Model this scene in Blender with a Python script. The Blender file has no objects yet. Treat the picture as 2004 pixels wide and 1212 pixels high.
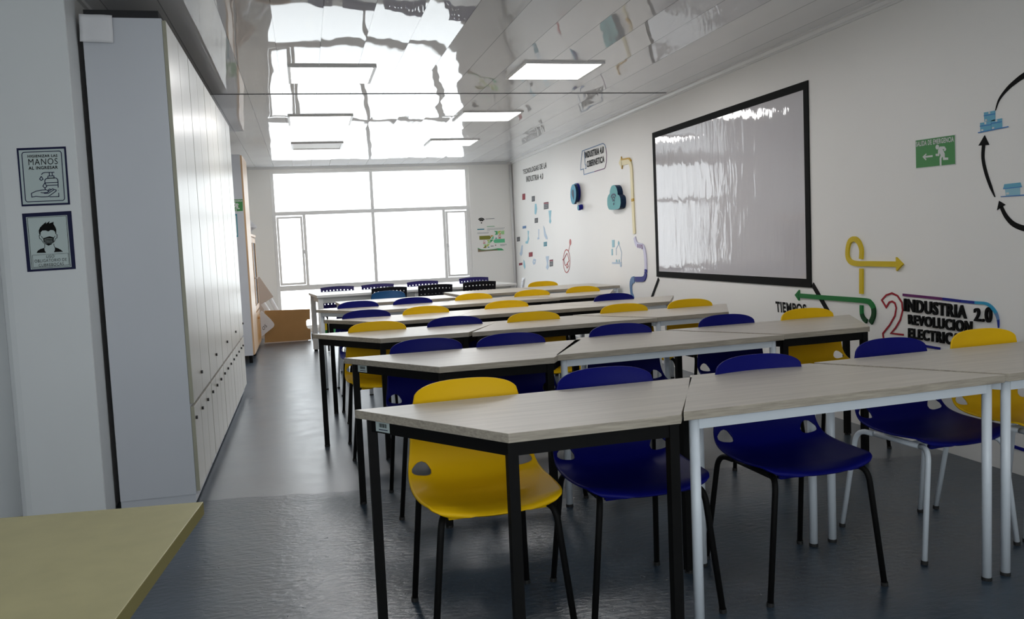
import bpy, bmesh, math, random
from mathutils import Vector, Matrix
random.seed(7)
C = bpy.context.scene.collection
PI = math.pi
# ---------------------------------------------------------------- camera
F_PX, YAW, PITCH, ROLL, EYE = 1680.835, .2338, -.0782, -.0442, 1.2772
W_PX, H_PX = 2004, 1212
fwd = Vector((math.sin(YAW)*math.cos(PITCH), math.cos(YAW)*math.cos(PITCH), math.sin(PITCH)))
rt0 = Vector((math.cos(YAW), -math.sin(YAW), 0)); up0 = rt0.cross(fwd)
cr, sr = math.cos(ROLL), math.sin(ROLL)
RT = cr*rt0 + sr*up0; UP = -sr*rt0 + cr*up0
cam_data = bpy.data.cameras.new('camera'); cam = bpy.data.objects.new('camera', cam_data); C.objects.link(cam)
cam_data.sensor_width = 36; cam_data.lens = F_PX/W_PX*36; cam_data.clip_start = .05; cam_data.clip_end = 100
m = Matrix.Identity(4)
for i in range(3):
    m[i][0], m[i][1], m[i][2] = RT[i], UP[i], -fwd[i]
m.translation = (0, 0, EYE); cam.matrix_world = m
bpy.context.scene.camera = cam
def unproject(u, v, axis, val):            # where a sight line meets a wall plane, to set out what is painted on it
    d = RT*((u-W_PX/2)/F_PX) - UP*((v-H_PX/2)/F_PX) + fwd
    o = Vector((0, 0, EYE)); i = 'xyz'.index(axis)
    return o + d*((val-o[i])/d[i])
# ---------------------------------------------------------------- light
SKY = 4.0; LAMP = 15.0; LAMP_NEAR = 4.0
world = bpy.data.worlds.new('sky'); bpy.context.scene.world = world; world.use_nodes = True
bg = world.node_tree.nodes['Background']; bg.inputs[0].default_value = (.93, .97, 1, 1); bg.inputs[1].default_value = SKY
vs = bpy.context.scene.view_settings
bpy.context.scene.display_settings.display_device = 'sRGB'
vs.view_transform = 'Standard'; vs.look = 'None'; vs.exposure = 0.0; vs.gamma = 1; vs.use_curve_mapping = False
def portal(name, loc, sx, sy, toward):
    l = bpy.data.lights.new(name, 'AREA'); l.shape = 'RECTANGLE'; l.size = sx; l.size_y = sy; l.cycles.is_portal = True
    o = bpy.data.objects.new(name, l); C.objects.link(o); o.location = loc
    o.rotation_euler = Vector(toward).to_track_quat('-Z', 'Z').to_euler()
XR, YW, CZ, XL = 3.4232, 13.957, 2.6029, -1.03
portal('window_portal', (1.12, YW+.17, 1.32), 3.14, 2.45, (0, -1, 0))
RY = -1.3          # inner face of the rear wall, behind the camera
portal('rear_window_portal', (.2, RY-.17, 1.5), 4.6, 1.7, (0, 1, 0))
# ---------------------------------------------------------------- materials
def mat(name, col, rough=.5, spec=.5, metal=0, emit=None, noise=None, bump=None, coat=0):
    """noise=(scale xyz, amount, detail) mottles the colour; bump=(scale xyz, strength, distance)"""
    M = bpy.data.materials.new(name); M.use_nodes = True; nt = M.node_tree; b = nt.nodes['Principled BSDF']
    b.inputs['Base Color'].default_value = (*col, 1); b.inputs['Roughness'].default_value = rough
    b.inputs['Specular IOR Level'].default_value = spec; b.inputs['Metallic'].default_value = metal
    b.inputs['Coat Weight'].default_value = coat
    if emit: b.inputs['Emission Color'].default_value = (*emit[0], 1); b.inputs['Emission Strength'].default_value = emit[1]
    if noise or bump:
        tc = nt.nodes.new('ShaderNodeTexCoord')
    def nz(sc, det=4):
        mp = nt.nodes.new('ShaderNodeMapping'); mp.inputs['Scale'].default_value = sc; nt.links.new(tc.outputs['Object'], mp.inputs[0])
        n = nt.nodes.new('ShaderNodeTexNoise'); n.inputs['Scale'].default_value = 1; n.inputs['Detail'].default_value = det
        nt.links.new(mp.outputs[0], n.inputs['Vector']); return n
    if noise:
        n = nz(noise[0], noise[2] if len(noise) > 2 else 4)
        r = nt.nodes.new('ShaderNodeValToRGB'); a = noise[1]
        r.color_ramp.elements[0].position = .3; r.color_ramp.elements[1].position = .7
        r.color_ramp.elements[0].color = (*[c*(1-a) for c in col], 1); r.color_ramp.elements[1].color = (*[min(1, c*(1+a)) for c in col], 1)
        nt.links.new(n.outputs[0], r.inputs[0]); nt.links.new(r.outputs[0], b.inputs['Base Color'])
    if bump:
        n = nz(bump[0], 3); bp = nt.nodes.new('ShaderNodeBump'); bp.inputs['Strength'].default_value = bump[1]; bp.inputs['Distance'].default_value = bump[2]
        nt.links.new(n.outputs[0], bp.inputs['Height']); nt.links.new(bp.outputs[0], b.inputs['Normal'])
    return M
wall_paint = mat('wall_paint', (.80, .785, .76), .45, .35, noise=((.8, .8, .8), .02), bump=((60, 60, 60), .05, .002))
wall_end = mat('window_wall_brightened', (.88, .86, .82), .5, .3)  # wall paint made lighter, window flare and bounce put into the colour
wall_cool = mat('column_paint', (.72, .74, .745), .5, .35, noise=((1.5, 1.5, .8), .03), bump=((40, 40, 40), .06, .002))  # cooler, slightly darker colour for column, alcove and rear wall
trim_white = mat('trim_white', (.72, .71, .70), .4)
frame_white = mat('window_frame_paint', (.90, .885, .865), .35)
laminate = mat('table_laminate', (.46, .42, .36), .34, .5, noise=((2.5, 45, 45), .10, 5), bump=((4, 90, 90), .06, .001))
edge_band = mat('table_edge_band', (.36, .32, .26), .5, .4, noise=((12, 90, 160), .22, 5))
desk_top = mat('desk_laminate', (.42, .38, .20), .42, .4, noise=((14, 14, 14), .06, 5))
desk_edge = mat('desk_edge_band', (.22, .19, .07), .5)
black_metal = mat('black_metal', (.005, .005, .005), .6, .12)
white_metal = mat('white_metal', (.62, .67, .72), .35, .5)
yellow_plastic = mat('yellow_plastic', (.78, .47, .004), .5, .16, bump=((250, 250, 250), .05, .0005))
blue_plastic = mat('blue_plastic', (.0025, .004, .125), .5, .14, bump=((250, 250, 250), .05, .0005))
teal_plastic = mat('teal_plastic', (.006, .07, .19), .35, .35)
rubber = mat('rubber', (.01, .01, .01), .7)
mesh_plastic = mat('black_mesh_plastic', (.005, .005, .008), .4, .3)
navy_plastic = mat('navy_mesh_plastic', (.012, .006, .10), .4, .3)
greige = mat('locker_laminate', (.45, .425, .37), .3, .5, noise=((.2, 14, .35), .03, 3))
locker_white = mat('locker_white', (.56, .58, .62), .42, .4, noise=((2, 2, 1.2), .02, 4))
door_edge = mat('door_edge', (.34, .33, .25), .5)
dark_gap = mat('dark_gap', (.01, .01, .012), .7)  # near-black for painted shade in gaps, and for the black box
tan_wood = mat('tan_wood', (.60, .38, .20), .4, noise=((8, 8, 1.2), .10))
orange_wood = mat('orange_wood', (.50, .24, .05), .4, noise=((8, 8, 1.2), .10))
cardboard_m = mat('cardboard', (.38, .22, .09), .8, .1, noise=((6, 6, 6), .05))
paper_white = mat('paper_white', (.72, .72, .74), .6)
paper_beige = mat('paper_beige', (.55, .46, .40), .7)
ink = mat('black_paint', (.006, .006, .006), .75, .12)
def flat(name, col, rough=.5): return mat(name, col, rough, .2)
navy_ink = flat('navy_ink', (.004, .006, .045)); dark_grey = flat('dark_grey', (.06, .06, .07)); teal = flat('teal_ink', (.03, .25, .33))
green_sign = flat('sign_green', (.07, .26, .085)); sign_white = flat('sign_white', (.62, .64, .62)); maroon = flat('maroon', (.22, .02, .04))
poster_bg = flat('poster_pale', (.50, .58, .57)); yellow_vinyl = flat('yellow_vinyl', (.62, .45, .015)); green_vinyl = flat('green_vinyl', (.01, .16, .035))
dark_green = flat('dark_green', (.004, .05, .012)); cream = flat('cream_vinyl', (.80, .72, .46)); gold = flat('gold_vinyl', (.55, .33, .03))
lavender = flat('lavender_vinyl', (.60, .58, .74)); navy_vinyl = flat('navy_vinyl', (.006, .008, .20)); steel = flat('steel_blue', (.12, .22, .40))
cyan_v = flat('cyan_vinyl', (.03, .30, .50)); purple_v = flat('purple_vinyl', (.12, .012, .11)); blue_v = flat('blue_vinyl', (.012, .03, .25))
red_v = flat('red_vinyl', (.30, .008, .02)); pink_red = flat('faded_red', (.48, .10, .09)); light_blue = flat('light_blue', (.28, .52, .62)); pale_blue = flat('pale_blue', (.45, .55, .68))
box_blue = flat('box_blue', (.14, .40, .55)); base_blue = flat('base_blue', (.05, .20, .50)); foam_teal = flat('foam_teal', (.08, .32, .34)); foam_blue = flat('foam_blue', (.04, .28, .42))
foam_dark = flat('foam_dark', (.004, .02, .06)); olive = flat('olive_print', (.24, .24, .04)); lime = flat('lime_print', (.50, .62, .12)); leaf = flat('leaf_print', (.08, .40, .16)); mint = flat('mint_print', (.14, .58, .30)); pale_green = flat('pale_green', (.40, .68, .30))
grey_print = flat('grey_print', (.34, .34, .35)); brown_print = flat('brown_print', (.26, .20, .13))
lamp_on = mat('lamp_on', (.8, .8, .8), .5, emit=((1, .98, .97), LAMP)); lamp_dim = mat('lamp_on_dimmed', (.8, .8, .8), .5, emit=((.97, .98, 1), LAMP_NEAR)); lamp_off = mat('lamp_off', (.66, .64, .60), .5)
chrome = mat('lock_metal', (.03, .028, .028), .35, .5, .6)
# glass: thin pane, lets light straight through
glass = bpy.data.materials.new('window_glass'); glass.use_nodes = True; nt = glass.node_tree; nt.nodes.clear()
o_ = nt.nodes.new('ShaderNodeOutputMaterial'); mx = nt.nodes.new('ShaderNodeMixShader'); tr = nt.nodes.new('ShaderNodeBsdfTransparent'); gl = nt.nodes.new('ShaderNodeBsdfGlossy')
gl.inputs['Roughness'].default_value = .02; mx.inputs[0].default_value = .06; tr.inputs[0].default_value = (.97, .98, .98, 1)
nt.links.new(tr.outputs[0], mx.inputs[1]); nt.links.new(gl.outputs[0], mx.inputs[2]); nt.links.new(mx.outputs[0], o_.inputs[0])
def math_node(nt, op, a, b=None):
    n = nt.nodes.new('ShaderNodeMath'); n.operation = op
    for i, x in enumerate((a, b)):
        if x is None: continue
        if isinstance(x, (int, float)): n.inputs[i].default_value = x
        else: nt.links.new(x, n.inputs[i])
    return n.outputs[0]
# ceiling: glossy pvc boards running along the room, slightly wavy, with joints
PVC = .28
ceiling_m = bpy.data.materials.new('pvc_ceiling'); ceiling_m.use_nodes = True; nt = ceiling_m.node_tree; b = nt.nodes['Principled BSDF']
tc = nt.nodes.new('ShaderNodeTexCoord'); sp = nt.nodes.new('ShaderNodeSeparateXYZ'); nt.links.new(tc.outputs['Object'], sp.inputs[0])
u = math_node(nt, 'DIVIDE', math_node(nt, 'ADD', sp.outputs[0], 10*PVC+.095), PVC); fr = math_node(nt, 'FRACT', u)
d = math_node(nt, 'ABSOLUTE', math_node(nt, 'SUBTRACT', fr, .5)); joint = math_node(nt, 'GREATER_THAN', d, .490)
mixc = nt.nodes.new('ShaderNodeMix'); mixc.data_type = 'RGBA'; mixc.inputs[6].default_value = (.72, .72, .73, 1); mixc.inputs[7].default_value = (.34, .34, .35, 1)
nt.links.new(joint, mixc.inputs[0]); nt.links.new(mixc.outputs[2], b.inputs['Base Color'])
b.inputs['Roughness'].default_value = .015; b.inputs['IOR'].default_value = 1.38
mp = nt.nodes.new('ShaderNodeMapping'); mp.inputs['Scale'].default_value = (1, .5, 1); nt.links.new(tc.outputs['Object'], mp.inputs[0])
n1 = nt.nodes.new('ShaderNodeTexNoise'); n1.inputs['Scale'].default_value = 2.6; n1.inputs['Detail'].default_value = 1; nt.links.new(mp.outputs[0], n1.inputs['Vector'])
mp2 = nt.nodes.new('ShaderNodeMapping'); mp2.inputs['Scale'].default_value = (9, .6, 1); nt.links.new(tc.outputs['Object'], mp2.inputs[0])
n2 = nt.nodes.new('ShaderNodeTexNoise'); n2.inputs['Scale'].default_value = 1; n2.inputs['Detail'].default_value = 1; nt.links.new(mp2.outputs[0], n2.inputs['Vector'])
# each board has its own small tilt: a random slope per strip
fl = math_node(nt, 'FLOOR', u); wn = nt.nodes.new('ShaderNodeTexWhiteNoise'); wn.noise_dimensions = '1D'; nt.links.new(fl, wn.inputs['W'])
tilt = math_node(nt, 'MULTIPLY', math_node(nt, 'SUBTRACT', wn.outputs['Value'], .5), math_node(nt, 'SUBTRACT', fr, .5))
crown = math_node(nt, 'MULTIPLY', d, d)
h = math_node(nt, 'ADD', math_node(nt, 'MULTIPLY', n1.outputs[0], .0045), math_node(nt, 'MULTIPLY', n2.outputs[0], .0010))
h = math_node(nt, 'ADD', h, math_node(nt, 'MULTIPLY', tilt, .006)); h = math_node(nt, 'ADD', h, math_node(nt, 'MULTIPLY', crown, .006))
bp = nt.nodes.new('ShaderNodeBump'); bp.inputs['Strength'].default_value = 1; bp.inputs['Distance'].default_value = 1
nt.links.new(h, bp.inputs['Height']); nt.links.new(bp.outputs[0], b.inputs['Normal'])
# floor: dark blue-grey polished cement with worn blotches
floor_m = bpy.data.materials.new('polished_cement'); floor_m.use_nodes = True; nt = floor_m.node_tree; b = nt.nodes['Principled BSDF']
tc = nt.nodes.new('ShaderNodeTexCoord')
def nz(sc, det, dist=0, vec=None):
    n = nt.nodes.new('ShaderNodeTexNoise'); n.inputs['Scale'].default_value = sc; n.inputs['Detail'].default_value = det; n.inputs['Distortion'].default_value = dist
    nt.links.new(vec or tc.outputs['Object'], n.inputs['Vector']); return n.outputs[0]
big, mid, fine = nz(1.3, 6, .6), nz(7, 8, .3), nz(60, 6)
sp = nt.nodes.new('ShaderNodeSeparateXYZ'); nt.links.new(tc.outputs['Object'], sp.inputs[0])
# the screed changes along a ragged line across the room: worn and pitted on the near side
edge_y = math_node(nt, 'ADD', math_node(nt, 'ADD', sp.outputs[1], math_node(nt, 'MULTIPLY', sp.outputs[0], .17)), math_node(nt, 'MULTIPLY', mid, .10))
near = nt.nodes.new('ShaderNodeMapRange'); nt.links.new(edge_y, near.inputs[0]); near.inputs[1].default_value = 4.615; near.inputs[2].default_value = 4.645; near.inputs[3].default_value = 1; near.inputs[4].default_value = 0
near = near.outputs[0]
mpf = nt.nodes.new('ShaderNodeMapping'); mpf.inputs['Scale'].default_value = (22, 46, 1); nt.links.new(tc.outputs['Object'], mpf.inputs[0])
grit = nz(1, 8, .4, mpf.outputs[0]); pits = nz(34, 2)
pit = nt.nodes.new('ShaderNodeMapRange'); nt.links.new(pits, pit.inputs[0]); pit.inputs[1].default_value = .72; pit.inputs[2].default_value = .78; pit = pit.outputs[0]
rp = nt.nodes.new('ShaderNodeValToRGB'); e = rp.color_ramp.elements
e[0].position = .36; e[0].color = (.008, .020, .036, 1); e[1].position = .68; e[1].color = (.036, .062, .092, 1)
nt.links.new(math_node(nt, 'ADD', math_node(nt, 'MULTIPLY', big, .5), math_node(nt, 'ADD', math_node(nt, 'MULTIPLY', mid, .3), math_node(nt, 'MULTIPLY', grit, .2))), rp.inputs[0]); nt.links.new(rp.outputs[0], b.inputs['Base Color'])
nt.links.new(math_node(nt, 'ADD', math_node(nt, 'ADD', math_node(nt, 'MULTIPLY', mid, .16), .235), math_node(nt, 'MULTIPLY', near, .01)), b.inputs['Roughness'])
nt.links.new(math_node(nt, 'SUBTRACT', 3.3, math_node(nt, 'MULTIPLY', near, 1.35)), b.inputs['IOR'])
bp = nt.nodes.new('ShaderNodeBump'); bp.inputs['Strength'].default_value = 1; bp.inputs['Distance'].default_value = 1
hgt = math_node(nt, 'ADD', math_node(nt, 'MULTIPLY', mid, .0010), math_node(nt, 'MULTIPLY', grit, .0003))
hgt = math_node(nt, 'ADD', hgt, math_node(nt, 'MULTIPLY', near, math_node(nt, 'SUBTRACT', math_node(nt, 'MULTIPLY', grit, .0028), math_node(nt, 'ADD', math_node(nt, 'MULTIPLY', pit, .004), .002))))
nt.links.new(hgt, bp.inputs['Height']); nt.links.new(bp.outputs[0], b.inputs['Normal'])
# projection surface: glossy film with ripples
film = bpy.data.materials.new('glossy_film'); film.use_nodes = True; nt = film.node_tree; b = nt.nodes['Principled BSDF']
b.inputs['Base Color'].default_value = (.56, .545, .57, 1); b.inputs['Roughness'].default_value = .04; b.inputs['IOR'].default_value = 1.5
tc = nt.nodes.new('ShaderNodeTexCoord'); mp = nt.nodes.new('ShaderNodeMapping'); mp.inputs['Scale'].default_value = (1, 3.5, 1); nt.links.new(tc.outputs['Object'], mp.inputs[0])
w1 = nz(3, 2, .3, mp.outputs[0]); w2 = nz(14, 2, 0, mp.outputs[0])
bp = nt.nodes.new('ShaderNodeBump'); bp.inputs['Strength'].default_value = 1; bp.inputs['Distance'].default_value = 1
nt.links.new(math_node(nt, 'ADD', math_node(nt, 'MULTIPLY', w1, .0035), math_node(nt, 'MULTIPLY', w2, .00022)), bp.inputs['Height']); nt.links.new(bp.outputs[0], b.inputs['Normal'])
# ---------------------------------------------------------------- mesh helpers
class MB:
    def __init__(s): s.v = []; s.f = []; s.m = []; s.mats = []
    def mi(s, m):
        if m not in s.mats: s.mats.append(m)
        return s.mats.index(m)
    def add(s, vs_, fs, m):
        k = len(s.v); s.v += [Vector(v) for v in vs_]; i = s.mi(m)
        for f in fs: s.f.append([k+a for a in f]); s.m.append(i)
    def box(s, a, b, m, ms=None):
        x0, y0, z0 = a; x1, y1, z1 = b
        vs_ = [(x0,y0,z0),(x1,y0,z0),(x1,y1,z0),(x0,y1,z0),(x0,y0,z1),(x1,y0,z1),(x1,y1,z1),(x0,y1,z1)]
        s.add(vs_, [(0,3,2,1),(4,5,6,7),(0,1,5,4),(1,2,6,5),(2,3,7,6),(3,0,4,7)], m)
    def prism(s, pts, z0, z1, m, side=None):
        n = len(pts); area = sum(pts[i][0]*pts[(i+1)%n][1]-pts[(i+1)%n][0]*pts[i][1] for i in range(n))
        if area < 0: pts = pts[::-1]
        s.add([(x,y,z0) for x,y in pts]+[(x,y,z1) for x,y in pts], [tuple(range(n-1,-1,-1)), tuple(range(n,2*n))], m)
        s.add([(x,y,z0) for x,y in pts]+[(x,y,z1) for x,y in pts], [(i,(i+1)%n,n+(i+1)%n,n+i) for i in range(n)], side or m)
    def loft(s, front, back, m, side=None):          # two matching outlines, front cap + sides
        n = len(front)
        s.add(front, [tuple(range(n))], m)
        s.add(list(front)+list(back), [(i,(i+1)%n,n+(i+1)%n,n+i) for i in range(n)], side or m)
    def tube(s, path, r, m, seg=10, caps=True):
        path = [Vector(p) for p in path]; n = len(path); rings = []
        t = (path[1]-path[0]).normalized(); a = Vector((0,0,1)) if abs(t.z) < .9 else Vector((1,0,0)); nrm = t.cross(a).normalized()
        for i, p in enumerate(path):
            if i == 0: t = path[1]-path[0]
            elif i == n-1: t = path[-1]-path[-2]
            else: t = (path[i+1]-p).normalized()+(p-path[i-1]).normalized()
            t.normalize(); nrm = (nrm-t*nrm.dot(t)).normalized(); bn = t.cross(nrm)
            rr = r[i] if isinstance(r, (list, tuple)) else r
            rings.append([p+rr*(math.cos(2*PI*k/seg)*nrm+math.sin(2*PI*k/seg)*bn) for k in range(seg)])
        vs_ = [v for q in rings for v in q]
        fs = [(i*seg+k, i*seg+(k+1)%seg, (i+1)*seg+(k+1)%seg, (i+1)*seg+k) for i in range(n-1) for k in range(seg)]
        if caps: fs += [tuple(range(seg-1,-1,-1)), tuple((n-1)*seg+k for k in range(seg))]
        s.add(vs_, fs, m)
    def build(s, name, parent=None, smooth=False, recenter=False, fix=True):
        me = bpy.data.meshes.new(name); off = Vector((0,0,0))
        if recenter:
            xs = [[v[i] for v in s.v] for i in range(3)]; off = Vector([(min(x)+max(x))/2 for x in xs])
        me.from_pydata([v-off for v in s.v], [], s.f)
        for m_ in s.mats: me.materials.append(m_)
        me.polygons.foreach_set('material_index', s.m)
        if fix:
            bm = bmesh.new(); bm.from_mesh(me); bmesh.ops.remove_doubles(bm, verts=bm.verts, dist=1e-5)
            bmesh.ops.recalc_face_normals(bm, faces=bm.faces); bm.to_mesh(me); bm.free()
        if smooth: me.polygons.foreach_set('use_smooth', [True]*len(me.polygons))
        o = bpy.data.objects.new(name, me); C.objects.link(o); o.location = off
        if parent: o.parent = parent
        return o
def tag(o, label, cat, group=None, kind=None):
    if label: o['label'] = label
    if cat: o['category'] = cat
    if group: o['group'] = group
    if kind: o['kind'] = kind
    return o
def thing(name, label, cat, loc=(0,0,0), rz=0, group=None):
    o = bpy.data.objects.new(name, None); C.objects.link(o); o.location = loc; o.rotation_euler = (0,0,rz); o.empty_display_size = .1
    return tag(o, label, cat, group)
def struct(name, mb, parent=None, **k):
    o = mb.build(name, parent, **k)
    if not parent: o['kind'] = 'structure'
    return o
def bevel(o, w=.002, seg=2):
    md = o.modifiers.new('bevel', 'BEVEL'); md.width = w; md.segments = seg; md.limit_method = 'ANGLE'; return o
def copy_tree(o, parent=None):
    c = o.copy(); C.objects.link(c); c.parent = parent
    for ch in [x for x in bpy.data.objects if x.parent == o]: copy_tree(ch, c)
    return c
# ================================================================ the setting
mb = MB(); mb.box((-3.0,RY,-.1), (XR+.15, YW+.2, 0), floor_m); struct('floor', mb)
mb = MB(); mb.add([(-3,RY,CZ),(XR+.15,RY,CZ),(XR+.15,7.571,CZ),(-3,7.571,CZ),(-3,7.571,CZ),(XR+.15,7.571,CZ),(XR+.15,YW+.2,CZ),(-3,YW+.2,CZ)], [(3,2,1,0),(7,6,5,4)], ceiling_m)
mb.add([(-3,RY,CZ+.1),(XR+.15,RY,CZ+.1),(XR+.15,YW+.2,CZ+.1),(-3,YW+.2,CZ+.1)], [(0,1,2,3)], trim_white)
o = struct('ceiling', mb, fix=False)
mb = MB(); mb.box((XR,RY,0), (XR+.15,YW+.2,CZ), wall_paint); struct('wall_right', mb)
# left wall with its projecting end beside the near desk
mb = MB(); mb.box((-1.30,4.60,0), (XL,YW+.2,CZ), wall_paint); struct('wall_left', mb)
pts = [(-1.0,4.60),(-1.0,4.405),(-1.003,4.40),(-1.32,4.40),(-1.345,4.404),(-1.365,4.415),(-1.375,4.44),(-1.375,4.75),(-1.30,4.75),(-1.30,4.60)]
mb = MB(); mb.prism(pts, 0, CZ, wall_cool); struct('wall_column', mb)
mb = MB(); mb.box((-3.0,4.75,0), (-1.30,4.9,CZ), wall_cool); mb.box((-3.15,RY,0), (-3.0,4.9,CZ), wall_cool); struct('wall_alcove', mb)
# window wall
WX0, WX1, WZT, WZM, WZB = -.447, 2.69, 2.539, 1.879, .72
mb = MB(); mb.box((-1.30,YW,0),(WX0,YW+.2,CZ), wall_end); mb.box((WX1,YW,0),(XR,YW+.2,CZ), wall_end); mb.box((WX0,YW,WZT),(WX1,YW+.2,CZ), wall_end); mb.box((WX0,YW,0),(WX1,YW+.2,.06), wall_end)
struct('wall_back', mb, fix=False)
mb = MB(); mb.box((-3.15,RY-.15,0),(-2.1,RY,CZ), wall_cool); mb.box((2.5,RY-.15,0),(XR+.15,RY,CZ), wall_cool); mb.box((-2.1,RY-.15,0),(2.5,RY,.65), wall_cool); mb.box((-2.1,RY-.15,2.35),(2.5,RY,CZ), wall_cool)
struct('wall_front', mb, fix=False)
# the window
win = thing('window_1', None, None, (0, YW+.04, 0)); win['kind'] = 'structure'
del_y = (0, .05)
def bars(lst, name='window_frame', y0=0, y1=.05, m=frame_white):
    mb = MB()
    for (x0, z0, x1, z1) in lst: mb.box((x0,y0,z0),(x1,y1,z1), m)
    return bevel(mb.build(name, win, fix=False), .003)
bars([(WX0,.06,WX0+.05,WZT),(WX1-.05,.06,WX1,WZT),(WX0+.05,WZT-.04,WX1-.05,WZT),(WX0+.05,.06,WX1-.05,.10),
      (WX0+.05,WZM-.03,WX1-.05,WZM+.03),(WX0+.05,.665,WX1-.05,.745),(1.085,.745,1.135,WZM-.03),(1.085,WZM+.03,1.135,WZT-.04),(1.085,.10,1.135,.665),
      (0.01,.745,.055,WZM-.03),(2.235,.745,2.28,WZM-.03)])
for x0, x1 in ((WX0+.05, .01), (2.28, WX1-.05)):
    bars([(x0+.005,.755,x0+.04,1.83),(x1-.04,.755,x1-.005,1.83),(x0+.04,.755,x1-.04,.79),(x0+.04,1.80,x1-.04,1.83)], 'window_sash', -.012, .035)
for hx in (.0, 2.295):
    mb = MB(); mb.box((hx-.025,-.03,1.24),(hx+.02,-.0121,1.30), trim_white); mb.box((hx-.02,-.045,1.18),(hx-.005,-.03,1.29), trim_white); bevel(mb.build('window_handle', win, fix=False))
for (x0, z0, x1, z1) in [(WX0+.05,WZM+.03,1.085,WZT-.04),(1.135,WZM+.03,WX1-.05,WZT-.04),(WX0+.05,.745,.01,WZM-.03),(.055,.745,1.085,WZM-.03),(1.135,.745,2.235,WZM-.03),(2.28,.745,WX1-.05,WZM-.03),(WX0+.05,.10,1.085,.665),(1.135,.10,WX1-.05,.665)]:
    mb = MB(); mb.box((x0,.022,z0),(x1,.027,z1), glass); mb.build('pane', win, fix=False)
win2 = thing('window_2', None, None, (0,RY-.10,0)); win2['kind'] = 'structure'
mb = MB()
for a in [(-2.1,.65,-2.05,2.35),(2.45,.65,2.5,2.35),(-2.05,.65,2.45,.70),(-2.05,2.30,2.45,2.35),(.18,.70,.22,2.30)]: mb.box((a[0],0,a[1]),(a[2],.05,a[3]), frame_white)
mb.build('window_frame', win2, fix=False)
for a in [(-2.05,.70,.18,2.30),(.22,.70,2.45,2.30)]:
    mb = MB(); mb.box((a[0],.02,a[1]),(a[2],.025,a[3]), glass); mb.build('pane', win2, fix=False)
# cornices and ceiling joint
def profile_y(x, z, y0, y1, pr, m):
    mb = MB(); n = len(pr)
    mb.add([(x+a,y0,z+b) for a,b in pr]+[(x+a,y1,z+b) for a,b in pr], [(i,(i+1)%n,n+(i+1)%n,n+i) for i in range(n)]+[tuple(range(n)), tuple(range(n,2*n))], m); return mb
struct('trim_1', profile_y(XR, CZ, RY, YW, [(0,0),(-.05,0),(-.05,-.008),(-.03,-.012),(-.018,-.03),(-.012,-.03),(-.012,-.045),(0,-.045)], trim_white))
mb = MB(); mb.box((XL,YW-.04,CZ-.012),(XR-.05,YW,CZ), trim_white); mb.box((XL,YW-.015,CZ-.035),(XR-.02,YW,CZ-.012), trim_white); struct('trim_2', mb)
mb = MB(); mb.box((XL,7.566,CZ-.004),(XR-.05,7.576,CZ+.001), dark_grey); struct('trim_3', mb)
mb = MB(); mb.box((XL,4.6,CZ-.02),(XL+.02,YW-.04,CZ), trim_white); struct('trim_4', mb)
mb = MB(); mb.tube([(XR-.03,YW-.03,.0),(XR-.03,YW-.03,CZ-.05)], .02, trim_white); tag(mb.build('conduit_pipe', smooth=True), 'thin grey conduit pipe running up the far right corner of the room', 'pipe')
# ceiling lamps
def lamp(x, y, on, label):
    t = thing('ceiling_light', label, 'ceiling light', (x, y, CZ), 0, 'square recessed ceiling lights')
    mb = MB(); a, bb = .315, .293
    for q in [(-a,-a,a,-bb),(-a,bb,a,a),(-a,-bb,-bb,bb),(bb,-bb,a,bb)]: mb.box((q[0],q[1],-.014),(q[2],q[3],-.0005), trim_white)
    mb.build('frame', t, fix=False)
    mb = MB(); mb.box((-bb,-bb,-.006),(bb,bb,-.002), (lamp_dim if y < 5 else lamp_on) if on else lamp_off); mb.build('diffuser', t, fix=False)
lamp(.28, 6.73, True, 'lit square ceiling light on the left, nearest of the left line')
lamp(1.98, 6.56, True, 'lit square ceiling light on the right, nearest of the right line')
lamp(1.94, 8.88, True, 'lit square ceiling light on the right, middle of the right line')
lamp(1.94, 11.13, True, 'lit square ceiling light on the right, closest to the window')
lamp(.24, 9.05, True, 'lit square ceiling light on the left, middle of the left line')
for y_ in (4.2, 1.95):
    for x_ in (.28, 1.98): lamp(x_, y_, True, 'lit square ceiling light over the %s end of the room, %s side' % ({4.2:'locker', 1.95:'camera'}[y_], 'left' if x_ < 1 else 'right'))
lamp(.24, 11.25, False, 'unlit grey square ceiling light on the left, closest to the window')
# ================================================================ tables
TL_, TS_, TD_ = 1.265, .541, .591
def bar_prism(mb, p, q, w, z0, z1, m):
    p, q = Vector(p), Vector(q); d_ = (q-p).normalized(); n_ = Vector((-d_.y, d_.x))*w/2
    mb.prism([tuple(p+n_), tuple(p-n_), tuple(q-n_), tuple(q+n_)], z0, z1, m)
def inset(pts, d_):
    n = len(pts); out = []
    A = sum(pts[i][0]*pts[(i+1)%n][1]-pts[(i+1)%n][0]*pts[i][1] for i in range(n)); s_ = 1 if A > 0 else -1
    for i in range(n):
        a, b_, c = Vector(pts[i-1]), Vector(pts[i]), Vector(pts[(i+1)%n]); e1 = (b_-a).normalized(); e2 = (c-b_).normalized()
        n1_ = Vector((-e1.y, e1.x))*s_; n2_ = Vector((-e2.y, e2.x))*s_; bis = (n1_+n2_); out.append(tuple(b_+bis*(d_/(1+n1_.dot(n2_)))))
    return out
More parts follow.
